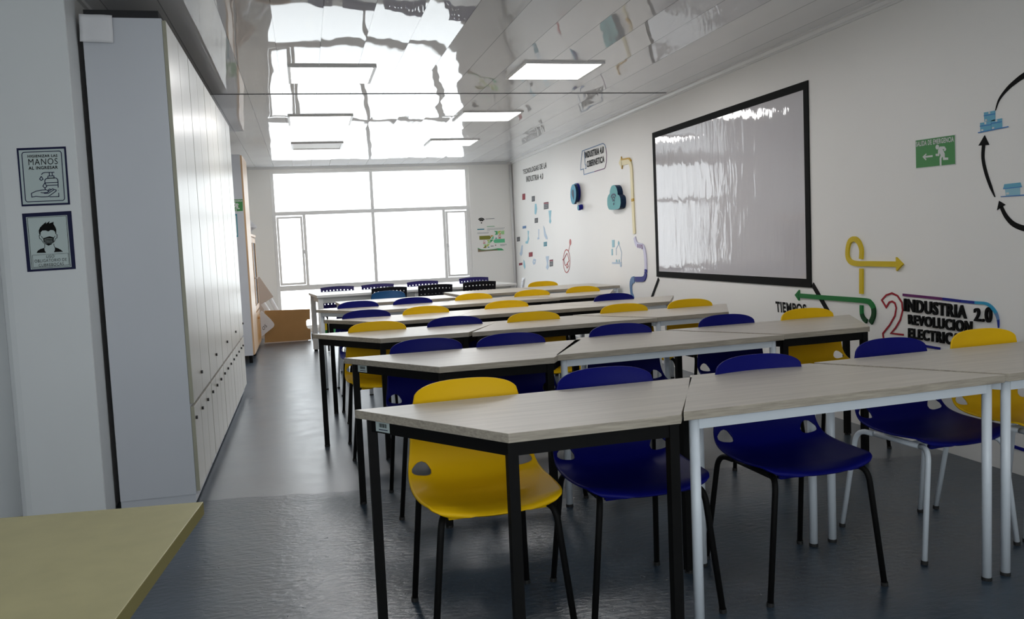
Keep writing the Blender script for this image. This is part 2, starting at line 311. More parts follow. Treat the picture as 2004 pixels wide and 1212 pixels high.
def make_table(outline, black, label, x, y, th, group, z_top=.74, tagged=False, name='classroom_table', top=laminate, edge=edge_band, leg_r=.0165, thick=.028, leg_in=.029):
    t = thing(name, label, 'table', (x, y, 0), th, group); m_ = black_metal if black else white_metal
    mb = MB(); mb.prism(outline, z_top-thick, z_top, top, edge); bevel(mb.build('tabletop', t), .0015)
    ap = inset(outline, leg_in-.001); mb = MB(); zt = z_top-thick-.0003; hgt = .042 if black else .034
    for i in range(len(ap)): bar_prism(mb, ap[i], ap[(i+1)%len(ap)], .02, zt-hgt, zt, m_)
    mb.build('frame', t, fix=False)
    lg = inset(outline, leg_in)
    for i, (lx, ly) in enumerate(lg):
        mb = MB()
        if black:
            r = .0155; mb.box((lx-r,ly-r,.008),(lx+r,ly+r,zt-.001), m_)
        else: mb.tube([(lx,ly,.012),(lx,ly,zt-.001)], leg_r, m_, 14)
        l = mb.build('leg', t, smooth=not black)
        mb = MB(); mb.tube([(lx,ly,0),(lx,ly,.012)], .0175, rubber, 12); mb.build('foot_cap', l)
    if tagged:            # inventory sticker on the slanted left apron
        p = Vector(ap[3] if False else tagged[0]); q = Vector(tagged[1]); d_ = (q-p).normalized(); n_ = Vector((d_.y, -d_.x))*.0005
        mb = MB()
        def quad(s0, s1, z0, z1, off, mm):
            a = p+d_*s0+n_*off; b_ = p+d_*s1+n_*off; mb.add([(a.x,a.y,z0),(b_.x,b_.y,z0),(b_.x,b_.y,z1),(a.x,a.y,z1)], [(0,1,2,3)], mm)
        quad(.055,.125,zt-.037,zt-.004,1.0,poster_bg)
        for k in range(9): quad(.072+k*.0042,.0742+k*.0042+(.0012 if k%3 else 0),zt-.022,zt-.009,1.03,ink)
        quad(.07,.115,zt-.031,zt-.028,1.03,navy_ink); mb.build('inventory_sticker', t, fix=False)
    return t
def trap(long_back):
    b_, f_ = (TL_, TS_) if long_back else (TS_, TL_); D = TD_/2
    return [(-f_/2,-D),(f_/2,-D),(b_/2,D),(-b_/2,D)]
rowname = ['nearest row', 'second row back', 'third row back', 'fourth row back', 'fifth row back']
pos3 = ['left', 'middle', 'right']
T = {0: [(.7803,2.6367,.058,1),(1.6969,2.7338,.08,0),(2.625,2.815,.075,0)],
     1: [(.806,4.0606,.049,1),(1.7214,4.1938,.086,0),(2.64,4.30,.086,1)],
     2: [(.664,5.4307,.049,1),(1.5706,5.4839,.088,1),(2.49,5.60,.090,0)],
     3: [(.77,6.58,.085,1),(1.68,6.67,.085,1),(2.58,6.77,.085,0)],
     4: [(.728,7.80,.085,0),(1.64,7.93,.10,1),(2.535,8.10,.14,1)]}
for r, row in T.items():
    for k, (x, y, th, blk) in enumerate(row):
        lb = k != 1; out = trap(lb); ap = inset(out, .0175); tg = (ap[3], ap[0]) if (k == 0 and r < 2) else False
        lab = 'pale wood trapezoid table on %s legs, %s table of the %s' % ('black' if blk else 'white', pos3[k], rowname[r])
        if tg: lab = 'pale wood trapezoid table, black legs and barcode sticker, left end of the %s' % rowname[r]
        make_table(out, bool(blk), lab, x, y, th, 'trapezoid classroom tables', tagged=tg)
def rect(w, d_): return [(-w/2,-d_/2),(w/2,-d_/2),(w/2,d_/2),(-w/2,d_/2)]
make_table(rect(1.17,.56), False, 'white rectangular table just behind the fifth row, at its left end', .885, 8.88, .07, 'white rectangular tables at the back', top=laminate, name='rectangular_table')
make_table(rect(.90,.78), False, 'pale rectangular table behind the fifth row, its middle one', 1.99, 9.28, .09, 'white rectangular tables at the back', z_top=.745, name='rectangular_table')
make_table(rect(.90,.78), False, 'pale rectangular table behind the fifth row, touching the right wall', 2.91, 9.36, .09, 'white rectangular tables at the back', z_top=.745, name='rectangular_table')
white_top = mat('white_table_top', (.66, .66, .65), .3)
def meeting(x, y, label, w):
    t = thing('meeting_table', label, 'table', (x, y, 0), .115, 'white meeting tables by the window'); d_ = .80
    mb = MB(); mb.box((-w/2,-d_/2,.715),(w/2,d_/2,.745), white_top); bevel(mb.build('tabletop', t), .003)
    mb = MB()
    for s in (-1,1): mb.box((-w/2+.06,s*(d_/2-.07)-.015,.645),(w/2-.06,s*(d_/2-.07)+.015,.7147), white_top); mb.box((s*(w/2-.06)-.015,-d_/2+.10,.645),(s*(w/2-.06)+.015,d_/2-.10,.7147), white_top)
    mb.build('frame', t, fix=False)
    for sx in (-1,1):
        for sy in (-1,1):
            mb = MB(); cx, cy = sx*(w/2-.045), sy*(d_/2-.055); mb.box((cx-.03,cy-.03,.02),(cx+.03,cy+.03,.7147), white_top); l = bevel(mb.build('leg', t), .004)
            mb = MB(); mb.box((cx-.022,cy-.022,0),(cx+.022,cy+.022,.02), rubber); mb.build('foot_cap', l)
meeting(.70, 10.95, 'white meeting table with square legs by the window, left one', 1.27)
meeting(1.97, 11.10, 'white meeting table with square legs by the window, right one', 1.27)
# the desk in the near left corner
make_table(rect(1.2,.70), True, 'yellowish wood desk in the near left corner beside the column', -.875, 1.634, -.10, None, z_top=.75, name='desk', top=desk_top, edge=desk_edge, leg_in=.27)
# ================================================================ shell chairs
def shell_mesh():
    NU, NV = 61, 101
    prof = [(.203,.800,.191),(.203,.780,.193),(.201,.755,.196),(.194,.705,.203),(.180,.64,.211),(.160,.56,.218),(.138,.505,.226),(.100,.468,.232),(.045,.452,.236),(-.03,.446,.238),(-.11,.445,.234),(-.18,.447,.222),(-.225,.444,.196),(-.243,.436,.145)]
    def cat(t):
        n = len(prof)-1; f = min(t*n, n-1e-6); i = int(f); f -= i
        P = [prof[max(i-1,0)], prof[i], prof[i+1], prof[min(i+2,n)]]
        return [.5*((2*P[1][k])+(-P[0][k]+P[2][k])*f+(2*P[0][k]-5*P[1][k]+4*P[2][k]-P[3][k])*f*f+(-P[0][k]+3*P[1][k]-3*P[2][k]+P[3][k])*f**3) for k in range(3)]
    U_, V_ = [[2*i/(NU-1)-1 for i in range(NU)] for _ in range(NV)], [[j/(NV-1) for _ in range(NU)] for j in range(NV)]
    holes = []
    for ci in (6, NU-7):
        cj = 48; holes.append((ci, cj)); K = 6
        for j in range(cj-K, cj+K+1):
            for i in range(ci-K, ci+K+1):
                di, dj = i-ci, j-cj; q = max(abs(di), abs(dj))
                if q < 2 or q >= K: continue
                ang = math.atan2(dj, di); rs = math.hypot(di, dj)/q*1.0       # distance of the unit square ring in this direction
                circ = 4.5*(1+.10*math.cos(3*(ang+PI/2)))
                w = (q-2)/(K-2); rr = circ*(1-w)+K*rs*w
                i2, j2 = ci+rr*math.cos(ang), cj+rr*math.sin(ang)
                U_[j][i] = 2*i2/(NU-1)-1; V_[j][i] = j2/(NV-1)
    vs_ = []
    for j in range(NV):
        for i in range(NU):
            u_, v_ = U_[j][i], V_[j][i]; y, z, w = cat(v_)
            back = max(0, min(1, (z-.47)/.14)); x = u_*w
            # round the top corners and the front corners
            if z > .62: z -= .068*(1-(1-min(1,abs(u_))**2.7)**(1/2.7))*min(1, (z-.62)/.13)
            if v_ > .88: y += .035*abs(u_)**3*((v_-.88)/.12)
            dish = .030*u_*u_
            y -= dish*1.15*back; z += dish*.75*(1-back)*(1 if v_ < .85 else max(0, 1-(v_-.85)/.12))
            vs_.append((x, y, z))
    dead = set()
    for ci, cj in holes:
        for j in range(cj-2, cj+2):
            for i in range(ci-2, ci+2): dead.add((i, j))
    fs = [(j*NU+i, j*NU+i+1, (j+1)*NU+i+1, (j+1)*NU+i) for j in range(NV-1) for i in range(NU-1) if (i, j) not in dead]
    return vs_, fs
SV, SF = shell_mesh()
def make_chair(shell_mat, leg_mat, label, x, y, th):
    t = thing('shell_chair', label, 'chair', (x, y, 0), th, 'plastic shell chairs')
    mb = MB(); mb.add(SV, SF, shell_mat); s = mb.build('seat_shell', t, smooth=True)
    used = {i for f in SF for i in f}
    md = s.modifiers.new('thick', 'SOLIDIFY'); md.thickness = .007; md.offset = 0
    pass
    mb = MB()
    for sx in (-1, 1): mb.tube([(sx*.165,-.15,.425),(sx*.160,.10,.425)], .0105, leg_mat); mb.box((sx*.13-.03,-.20,.424),(sx*.13+.03,-.18,.438), shell_mat)
    for yy in (-.10, .06): mb.tube([(-.163,yy,.425),(.163,yy,.425)], .0095, leg_mat)
    mb.build('seat_frame', t, smooth=True, fix=False)
    for sx in (-1, 1):
        for sy, fy, ty, ey, fx in ((-1,-.235,-.212,-.15,.232), (1,.235,.17,.10,.212)):
            A_, B_, C_ = Vector((sx*fx,fy,.010)), Vector((sx*.186,ty,.431)), Vector((sx*.165,ey,.425))
            a1, c1 = B_+(A_-B_).normalized()*.055, B_+(C_-B_).normalized()*.045; q = [A_, a1]
            for k in range(1, 8): w_ = k/8; q.append(a1*(1-w_)**2+B_*2*w_*(1-w_)+c1*w_*w_)
            q += [c1, C_]
            mb = MB(); mb.tube(q, .0108, leg_mat); l = mb.build('leg', t, smooth=True)
            mb = MB(); mb.tube([(sx*(fx+.001),fy,0),(sx*fx,fy,.014)], .013, rubber); mb.build('foot_cap', l)
    return t
# one prototype per colour pairing, copies share its meshes
proto = {}
def chair(col, leg, label, x, y, th):
    k = (col, leg)
    if k not in proto:
        sm = {'y': yellow_plastic, 'b': blue_plastic, 't': teal_plastic}[col]
        proto[k] = make_chair(sm, black_metal if leg == 'k' else white_metal, label, x, y, th); return
    c = copy_tree(proto[k]); c.location = (x, y, 0); c.rotation_euler = (0,0,th); c['label'] = label
CH = {0: [('y','k',.536,3.005,.05),('b','k',1.057,3.008,.04),('b','k',1.691,3.019,.05),('b','w',2.405,3.172,.10),('y','w',2.922,3.23,.10)],
      1: [('b','k',.591,4.423,.05),('b','k',1.036,4.40,.05),('b','k',1.687,4.496,.07),('b','k',2.389,4.603,.09),('y','k',2.943,4.642,.09)],
      2: [('y','k',.441,5.654,.05),('b','k',.956,5.669,.05),('y','k',1.495,5.634,.07),('y','k',2.228,5.84,.09),('y','k',2.761,5.882,.09)],
      3: [('b','k',.457,6.80,.08),('y','k',.927,6.82,.08),('y','k',1.606,6.901,.08),('b','k',2.575,6.99,.08)],
      4: [('b','w',.466,8.023,.08),('b','k',.978,8.089,.08),('y','k',1.583,8.18,.10),('y','k',2.179,8.216,.11),('y','k',2.745,8.329,.12)]}
o5 = ['leftmost chair', 'second chair from left', 'middle chair', 'second chair from right', 'rightmost chair']
o4 = ['leftmost chair', 'second chair from left', 'third chair from left', 'rightmost chair']
behind = ['nearest table row', 'second table row', 'third table row', 'fourth table row', 'fifth table row']
for r, L in CH.items():
    for k, (c_, l_, x, y, th) in enumerate(L):
        nm = (o5 if len(L) == 5 else o4)[k]; col = {'y': 'yellow', 'b': 'dark blue'}[c_]
        chair(c_, l_, '%s plastic shell chair, %s behind the %s' % (col, nm, behind[r]), x, y-.205, th)
chair('t', 'k', 'teal blue plastic shell chair behind the small white table at the back', .891, 9.614-.205, .08)
chair('y', 'k', 'yellow plastic shell chair at the right wall, farthest of the yellow ones', 2.739, 9.718-.205+.12, .08)
# ================================================================ perforated chairs
def perforated(label, x, y, th, pm):
    t = thing('perforated_chair', label, 'chair', (x, y, 0), th, 'perforated plastic chairs around the meeting tables')
    def panel(name, w, n, rows, fn):
        # lattice with square holes
        xs = [-w/2]; cell = w/(n+.6)
        for k in range(n): c = (k-(n-1)/2)*cell; xs += [c-cell*.16, c+cell*.16]
        xs.append(w/2); m_ = len(rows); zs = [0]
        for r_ in rows: zs += [r_-.026, r_+.026]
        zs.append(1)
        vs_ = [fn(a, q) for q in zs for a in xs]; nx = len(xs)
        fs = [(j*nx+i, j*nx+i+1, (j+1)*nx+i+1, (j+1)*nx+i) for j in range(len(zs)-1) for i in range(nx-1) if not (i%2 == 1 and j%2 == 1)]
        mb = MB(); mb.add(vs_, fs, pm); o = mb.build(name, t); md = o.modifiers.new('thick','SOLIDIFY'); md.thickness = .012; md.offset = 0
    panel('backrest', .42, 9, [.2,.4,.6,.82], lambda a, q: (a*(1+.04*q), .20+.05*q-.55*a*a, .52+.27*q+.012*(1-(a/.21)**2)*q))
    panel('seat', .43, 8, [.2,.4,.6,.8], lambda a, q: (a, -.22+.40*q, .455-.01*math.sin(q*PI)))
    mb = MB()
    for s in (-1,1): mb.tube([(s*.20,.19,.40),(s*.205,.215,.50),(s*.20,.222,.66)], .011, black_metal)
    mb.build('back_frame', t, smooth=True, fix=False)
    mb = MB()
    for s in (-1,1): mb.tube([(s*.20,-.19,.435),(s*.20,.18,.435)], .011, black_metal)
    mb.tube([(-.2,0,.435),(.2,0,.435)], .011, black_metal); mb.build('seat_frame', t, smooth=True, fix=False)
    for sx in (-1,1):
        for sy in (-1,1):
            mb = MB(); mb.tube([(sx*.21,sy*.22,.005),(sx*.20,sy*.18,.435)], .011, black_metal); mb.build('leg', t, smooth=True)
for k, (x, y, lb) in enumerate([(.417,11.5,'first from left'),(.95,11.58,'second from left'),(1.576,11.75,'third from left'),(2.36,12.1,'fourth from left')]):
    perforated('dark violet perforated plastic chair between meeting tables and window, %s' % lb, x, y-.23, .1, navy_plastic)
for k, (x, y, lb) in enumerate([(.956,10.50,'leftmost'),(1.528,10.54,'middle'),(2.117,10.70,'rightmost')]):
    perforated('black perforated plastic chair on the near side of the meeting tables, %s' % lb, x, y+.23, PI+.1, mesh_plastic)
perforated('pale perforated plastic chair turned sideways near the far right corner', 2.56, 11.02, -1.78, locker_white)
# ================================================================ lockers
def rounded(x0, z0, x1, z1, r, n=5):
    out = []
    for cx, cz, a0 in ((x1-r,z1-r,0),(x0+r,z1-r,90),(x0+r,z0+r,180),(x1-r,z0+r,270)):
        for k in range(n+1): a = math.radians(a0+90*k/n); out.append((cx+r*math.cos(a), cz+r*math.sin(a)))
    return out
bounds = [4.59,5.415,6.225,7.03,7.84,8.29]; nth = ['nearest','second','third','fourth','farthest']
XF = -.612
for k in range(5):
    y0, y1 = bounds[k]+.005, bounds[k+1]-.005; nl = 3 if k < 4 else 2; nu = 2 if k < 4 else 1
    lab = 'tall beige locker cabinet, %s one along the left wall' % nth[k]
    if k == 0: lab = 'nearest tall beige locker cabinet, its plain white side panel facing the room'
    if k == 4: lab = 'narrow farthest beige locker cabinet at the end of the left row'
    t = thing('locker_cabinet', lab, 'locker', (XF, y0, 0), 0, 'beige lockers along the left wall'); L = y1-y0
    mb = MB(); mb.box((-.363,0,.06),(0,L,2.45), locker_white); body = mb.build('body', t); bevel(body, .001)
    mb = MB(); mb.box((-.363,.01,.014),(-.006,L-.001,.0595), locker_white); mb.box((-.35,.012,0),(-.02,L-.002,.014), dark_gap); mb.build('plinth', t)  # dark block underneath paints the shadow below the plinth
    def door(name, a, b_, z0, z1, kn):
        mb = MB(); mb.box((.001,a+.003,z0),(.0195,b_-.003,z1), greige); d_ = mb.build(name, t); bevel(d_, .001)
        d_.data.materials.append(door_edge)
        if kn:
            for f_ in d_.data.polygons:
                if f_.normal.y < -.9: f_.material_index = 1
            ky, kz = kn; mb = MB(); mb.tube([(.0195,ky,kz),(.030,ky,kz)], .009, chrome, 12); mb.build('lock', d_, fix=False)
    for j in range(nl): door('lower_door', j*L/nl, (j+1)*L/nl, .075, .513, (j*L/nl+.03, .452))
    for j in range(nu): door('upper_door', j*L/nu, (j+1)*L/nu, .530, 2.44, ((L/2-.03 if nu == 2 else L-.03, .64) if j == 0 else None))
mb = MB(); mb.box((-.965,4.60,2.4505),(-.625,8.25,2.487), dark_gap); tag(mb.build('gap_shade_strip', recenter=True), 'added dark strip standing for the shaded gap along the top of the lockers', 'strip')  # added strip, its near-black paints the shaded gap over the lockers
# sheet of paper taped over the gap by the column
mb = MB(); q = [(-.985,4.575,2.33),(-.836,4.578,2.325),(-.832,4.572,2.455),(-.978,4.568,2.458)]
NP = 8; vs_ = []
for j in range(NP+1):
    for i in range(NP+1):
        a, b_ = i/NP, j/NP; p0 = Vector(q[0])*(1-a)+Vector(q[1])*a; p1 = Vector(q[3])*(1-a)+Vector(q[2])*a; p = p0*(1-b_)+p1*b_
        p.y += .004*math.sin(a*7+b_*3)*math.sin(b_*5); vs_.append(p)
mb.add(vs_, [(j*(NP+1)+i, j*(NP+1)+i+1, (j+1)*(NP+1)+i+1, (j+1)*(NP+1)+i) for j in range(NP) for i in range(NP)], paper_white)
o = mb.build('paper_sheet', smooth=True, recenter=True); md = o.modifiers.new('t','SOLIDIFY'); md.thickness = .0006
tag(o, 'small crumpled white sheet taped at the top corner of the locker end panel', 'paper')
# tall cabinet and wooden cabinet beyond the lockers
t = thing('tall_cabinet', 'tall white cabinet with tan door edge standing beyond the lockers', 'cabinet', (-.63,10.42,0))
mb = MB(); mb.box((-.39,0,.09),(-.02,.80,2.42), locker_white); mb.build('body', t)
mb = MB(); mb.box((-.019,.002,.10),(0,.398,2.41), tan_wood); mb.build('door', t); mb = MB(); mb.box((-.019,.402,.10),(0,.798,2.41), tan_wood); mb.build('door', t)
for fx in (-.35,-.05):
    for fy in (.04,.76): mb = MB(); mb.tube([(fx,fy,0),(fx,fy,.09)], .02, black_metal); mb.build('foot', t)
t = thing('wooden_cabinet', 'tan wooden cabinet with glass upper doors against the far left wall', 'cabinet', (-.655,11.28,0))
mb = MB(); mb.box((-.36,0,.04),(-.02,1.25,1.50), tan_wood); mb.box((-.365,-.01,1.50),(.01,1.27,1.53), tan_wood); mb.build('body', t, fix=False)
for k in range(2):
    a = .01+k*.62; mb = MB(); mb.box((-.019,a,.06),(0,a+.60,.50), tan_wood); mb.box((0,a+.06,.12),(.004,a+.54,.44), orange_wood); d_ = mb.build('lower_door', t, fix=False)
    mb = MB(); mb.tube([(0,a+(.56 if k == 0 else .04),.42),(.025,a+(.56 if k == 0 else .04),.42)], .012, orange_wood); mb.build('knob', d_)
    mb = MB()
    for q in [(a,.53,a+.06,1.48),(a+.54,.53,a+.60,1.48),(a+.06,.53,a+.54,.59),(a+.06,1.42,a+.54,1.48)]: mb.box((-.019,q[0],q[1]),(0,q[2],q[3]), orange_wood)
    mb.box((-.016,a+.06,.59),(-.010,a+.54,1.42), dark_gap); d_ = mb.build('glass_door', t, fix=False)  # near-black sheet paints the unlit inside behind the glass
    mb = MB(); mb.tube([(0,a+(.57 if k == 0 else .03),.95),(.025,a+(.57 if k == 0 else .03),.95)], .01, trim_white); mb.build('knob', d_)
# bundle on the cabinet
def blob(name, c, r, m_, label, cat_, seed=1, sq=(1,1,1)):
    bm = bmesh.new(); bmesh.ops.create_icosphere(bm, subdivisions=3, radius=1); rr = random.Random(seed)
    ph = [rr.uniform(0,6) for _ in range(6)]
    for v in bm.verts:
        k = 1+.12*math.sin(5*v.co.x+ph[0])+.10*math.sin(7*v.co.y+ph[1])+.10*math.sin(6*v.co.z+ph[2]); v.co = Vector((v.co.x*sq[0], v.co.y*sq[1], v.co.z*sq[2]))*r*k
    lo = min(v.co.z for v in bm.verts)
    for v in bm.verts: v.co.z -= lo
    me = bpy.data.meshes.new(name); bm.to_mesh(me); bm.free(); me.materials.append(m_); me.polygons.foreach_set('use_smooth', [True]*len(me.polygons))
    o = bpy.data.objects.new(name, me); C.objects.link(o); o.location = c; return tag(o, label, cat_)
blob('cloth_bundle', (-.70,11.75,1.531), .10, paper_white, 'crumpled white bundle lying on top of the wooden cabinet', 'bundle', 3, (1.1,1.6,.8))
# flat carton and the boards leaning behind it
mb = MB(); yb = 12.60
pts = [(-.62,.012),(.02,.012),(.02,.16),(-.015,.17),(-.03,.20),(-.03,.28),(-.01,.30),(.025,.30),(.033,.445),(-.60,.46)]
fr_, bk = [(x, yb+.05*z/.45, z) for x, z in pts], [(x, yb+.06+.05*z/.45, z) for x, z in pts]
mb.loft(fr_[::-1], bk[::-1], cardboard_m); mb.add(bk, [tuple(range(len(bk)))], cardboard_m)
o = mb.build('cardboard_carton', recenter=True); tag(o, 'large flat brown cardboard carton standing on the floor under the window', 'cardboard')
mb = MB(); mb.box((-.63,yb-.02,0),(-.02,yb+.10,.012), paper_beige); tag(mb.build('baseboard_slat', recenter=True), 'thin pale board lying on the floor under the cardboard carton', 'board')
mb = MB(); mb.box((.03,12.85,0),(.12,12.98,.07), dark_gap); tag(bevel(mb.build('black_box', recenter=True), .005), 'small black box on the floor beside the cardboard carton', 'box')
def leaning(name, px, y, m_, label, cat_, thick=.012, zf=None):
    P_ = [unproject(460+a/4.328, 440+b_/4.328, 'y', y) for a, b_ in px]
    P_ = [Vector((p.x, p.y, max(p.z, 0))) for p in P_]
    mb = MB(); bk = [p+Vector((0,thick,0)) for p in P_]; mb.loft(P_, bk, m_); mb.add(bk[::-1], [tuple(range(len(bk)))], m_)
    o = mb.build(name, recenter=True); tag(o, label, cat_); return o
lf = leaning('poster_board', [(225,730),(300,800),(325,830),(333,845),(330,860),(320,872),(235,940),(150,1000),(120,940),(110,830)], 12.50, paper_white, 'white rounded board with black letters leaning in front of the carton', 'board', .02)
leaning('beige_board', [(205,440),(325,610),(245,665),(250,1010),(120,1010),(120,500)], 13.35, paper_beige, 'beige board leaning in the far left corner behind the cabinet', 'board')
def rollup(a, b_, r, label):
    mb = MB(); mb.tube([a, b_], r, paper_white, 14); o = mb.build('paper_roll', smooth=True, recenter=True); tag(o, label, 'paper roll', 'paper rolls behind the carton')
rollup((-.34,12.80,.03), (-.62,12.86,.555), .035, 'white paper roll standing tilted behind the carton, nearer of two')
rollup((-.25,12.98,.03), (-.52,13.06,.60), .03, 'white paper roll standing tilted behind the carton, farther of two')
mb = MB(); mb.box((.215,12.75,0),(.265,12.85,.23), yellow_vinyl); mb.box((.214,12.749,.06),(.266,12.851,.12), green_vinyl); tag(bevel(mb.build('yellow_carton', recenter=True, fix=False), .003), 'narrow yellow and green carton on the floor near the window', 'carton')
mb = MB(); mb.box((.32,12.75,0),(.43,12.87,.13), leaf); tag(bevel(mb.build('green_box', recenter=True), .003), 'small green box on the floor near the window', 'box')
# ================================================================ wall graphics
class Wall:
    def __init__(s, axis, val): s.a = axis; s.val = val; s.i = 'xyz'.index(axis)
    def P(s, px, off=0.0): return unproject(px[0], px[1], s.a, s.val-off)
    def flat(s, p): return (-p.y if s.a == 'x' else p.x, p.z)            # 2d coordinates as seen from the room
    def up(s, q, off): return Vector((s.val-off, -q[0], q[1])) if s.a == 'x' else Vector((q[0], s.val-off, q[1]))
RW, BW, COL, CAB = Wall('x', XR), Wall('y', YW), Wall('y', 4.40), Wall('y', 10.42)
class Decal:
    def __init__(s, wall, z=None): s.w = wall; s.mb = MB(); s.z = z or (lambda a, b_: (a, b_)); s.fo = 0
    def poly(s, px, m_, off=.002, base=.0006, side=None):
        F_ = [s.w.P(s.z(*p), off if s.fo else 0) for p in px]; q = [s.w.flat(p) for p in F_]; s.poly2(q, m_, off, base, side)
    def poly2(s, q, m_, off=.002, base=.0006, side=None): s.mb.loft([s.w.up(a, off) for a in q], [s.w.up(a, base) for a in q], m_, side)
    def stroke(s, px, w, m_, off=.002, closed=False, base=.0006):
        q = [Vector(s.w.flat(s.w.P(s.z(*p)))) for p in px]; s.stroke2(q, w, m_, off, closed, base)
    def stroke2(s, q, w, m_, off=.002, closed=False, base=.0006):
        q = [Vector(p) for p in q]; n = len(q); L_, R_ = [], []
        ms = m_ if isinstance(m_, list) else [m_]*n
        for i in range(n):
            a = q[i-1] if (i or closed) else q[i]; b_ = q[(i+1)%n] if (i < n-1 or closed) else q[i]
            d1 = (q[i]-a).normalized() if (q[i]-a).length > 1e-9 else (b_-q[i]).normalized(); d2 = (b_-q[i]).normalized() if (b_-q[i]).length > 1e-9 else d1
            t_ = (d1+d2); t_ = t_.normalized() if t_.length > 1e-6 else d1; nn = Vector((-t_.y, t_.x)); k = 1/max(.5, nn.dot(Vector((-d1.y, d1.x))))
            ww = (w[i] if isinstance(w, (list, tuple)) else w)/2*k; L_.append(q[i]+nn*ww); R_.append(q[i]-nn*ww)
        for i in range(n if closed else n-1):
            j = (i+1)%n; s.poly2([L_[i], R_[i], R_[j], L_[j]], ms[i], off, base)
    def curve(s, px, w, m_, off=.002, closed=False, sub=6):
        P_ = [Vector(p) for p in px]; n = len(P_); out = []; wo = []; mo = []
        rng = range(n if closed else n-1)
        for i in rng:
            p0 = P_[i-1] if (i or closed) else P_[i]; p1 = P_[i]; p2 = P_[(i+1)%n]; p3 = P_[(i+2)%n] if (closed or i+2 < n) else P_[(i+1)%n]
            for k in range(sub):
                t_ = k/sub; out.append(tuple(.5*((2*p1)+(p2-p0)*t_+(2*p0-5*p1+4*p2-p3)*t_**2+(-p0+3*p1-3*p2+p3)*t_**3)))
                if isinstance(w, (list, tuple)): wo.append(w[i]*(1-t_)+w[(i+1)%n]*t_)
                mo.append(m_[i] if isinstance(m_, list) else m_)
        if not closed: out.append(tuple(P_[-1])); wo.append(w[-1] if isinstance(w, (list, tuple)) else 0); mo.append(mo[-1])
        s.stroke(out, wo if isinstance(w, (list, tuple)) else w, mo, off, closed)
    def ellipse(s, c, rx, ry, m_, off=.002, n=28, base=.0006, side=None): s.poly([(c[0]+rx*math.cos(2*PI*k/n), c[1]+ry*math.sin(2*PI*k/n)) for k in range(n)], m_, off, base, side)
    def text(s, txt, quad, m_, off=.003, bold=.02, thick=.0, space=1.13):
        cu = bpy.data.curves.new('lettering', 'FONT'); cu.body = txt; cu.offset = bold if bold else 0; cu.resolution_u = 4; cu.space_character = space
        ob = bpy.data.objects.new('lettering', cu); C.objects.link(ob); dg = bpy.context.evaluated_depsgraph_get(); me = bpy.data.meshes.new_from_object(ob.evaluated_get(dg))
        xs = [v.co.x for v in me.vertices]; ys = [v.co.y for v in me.vertices]; x0, x1, y0, y1 = min(xs), max(xs), min(ys), max(ys)
        tl, tr_, br, bl = [Vector(s.w.flat(s.w.P(s.z(*p)))) for p in quad]
        def mp_(v, o2):
            a, b_ = (v.co.x-x0)/(x1-x0), (v.co.y-y0)/(y1-y0); p = (bl*(1-a)+br*a)*(1-b_)+(tl*(1-a)+tr_*a)*b_; return s.w.up((p.x, p.y), o2)
        s.mb.add([mp_(v, off+thick) for v in me.vertices], [tuple(p.vertices) for p in me.polygons], m_)
        if thick:
            cnt = {}
            for p in me.polygons:
                vv = list(p.vertices)
                for i in range(len(vv)):
                    e_ = (vv[i], vv[(i+1)%len(vv)]); k_ = tuple(sorted(e_)); cnt.setdefault(k_, []).append(e_)
            ed = [x[0] for x in cnt.values() if len(x) == 1]; n = len(me.vertices)
            s.mb.add([mp_(v, off+thick) for v in me.vertices]+[mp_(v, 0) for v in me.vertices], [(a, b_, n+b_, n+a) for a, b_ in ed], m_)
        bpy.data.objects.remove(ob); bpy.data.curves.remove(cu); bpy.data.meshes.remove(me)
    def done(s, name, label, cat_, group=None, parent=None):
        o = s.mb.build(name, parent, recenter=not parent, fix=False)
        return tag(o, label, cat_, group) if not parent else o
def zoom(x0, y0, k): return lambda a, b_: (x0+a/k, y0+b_/k)
# projector board with black painted surround
D = Decal(RW); ox = [(1275,264),(1578,155),(1593,561),(1290.4,545)]
y0, y1, z0, z1 = 5.325, 8.0287, .8688, 2.2917
o4_ = [(-y1,z1),(-y0,z1),(-y0,z0),(-y1,z0)]; i4 = [(-y1+.06,z1-.055),(-y0-.055,z1-.055),(-y0-.055,z0+.06),(-y1+.06,z0+.055)]
t = thing('projection_board', 'large glossy projection board with black painted surround on the right wall', 'projection screen', (XR, (y0+y1)/2, 1.58))
def rel(o): 
    o.parent = t; o.location = o.location-t.location; return o
D.poly2([(a[0],a[1]) for a in i4], film, .006); s_ = D.mb.build('screen_film', None, recenter=True, fix=False); rel(s_)
D = Decal(RW)
for i in range(4): j = (i+1)%4; D.poly2([o4_[i], o4_[j], i4[j], i4[i]], ink, .009)
rel(D.mb.build('surround', None, recenter=True, fix=False))
z = zoom(1240,130,2.578)
for a, b_ in (((128,1072),(88,1180)), ((905,1100),(985,1240))):
    D = Decal(RW, z); D.stroke([a, b_], .035, ink, .006); rel(D.mb.build('leg', None, recenter=True, fix=False))
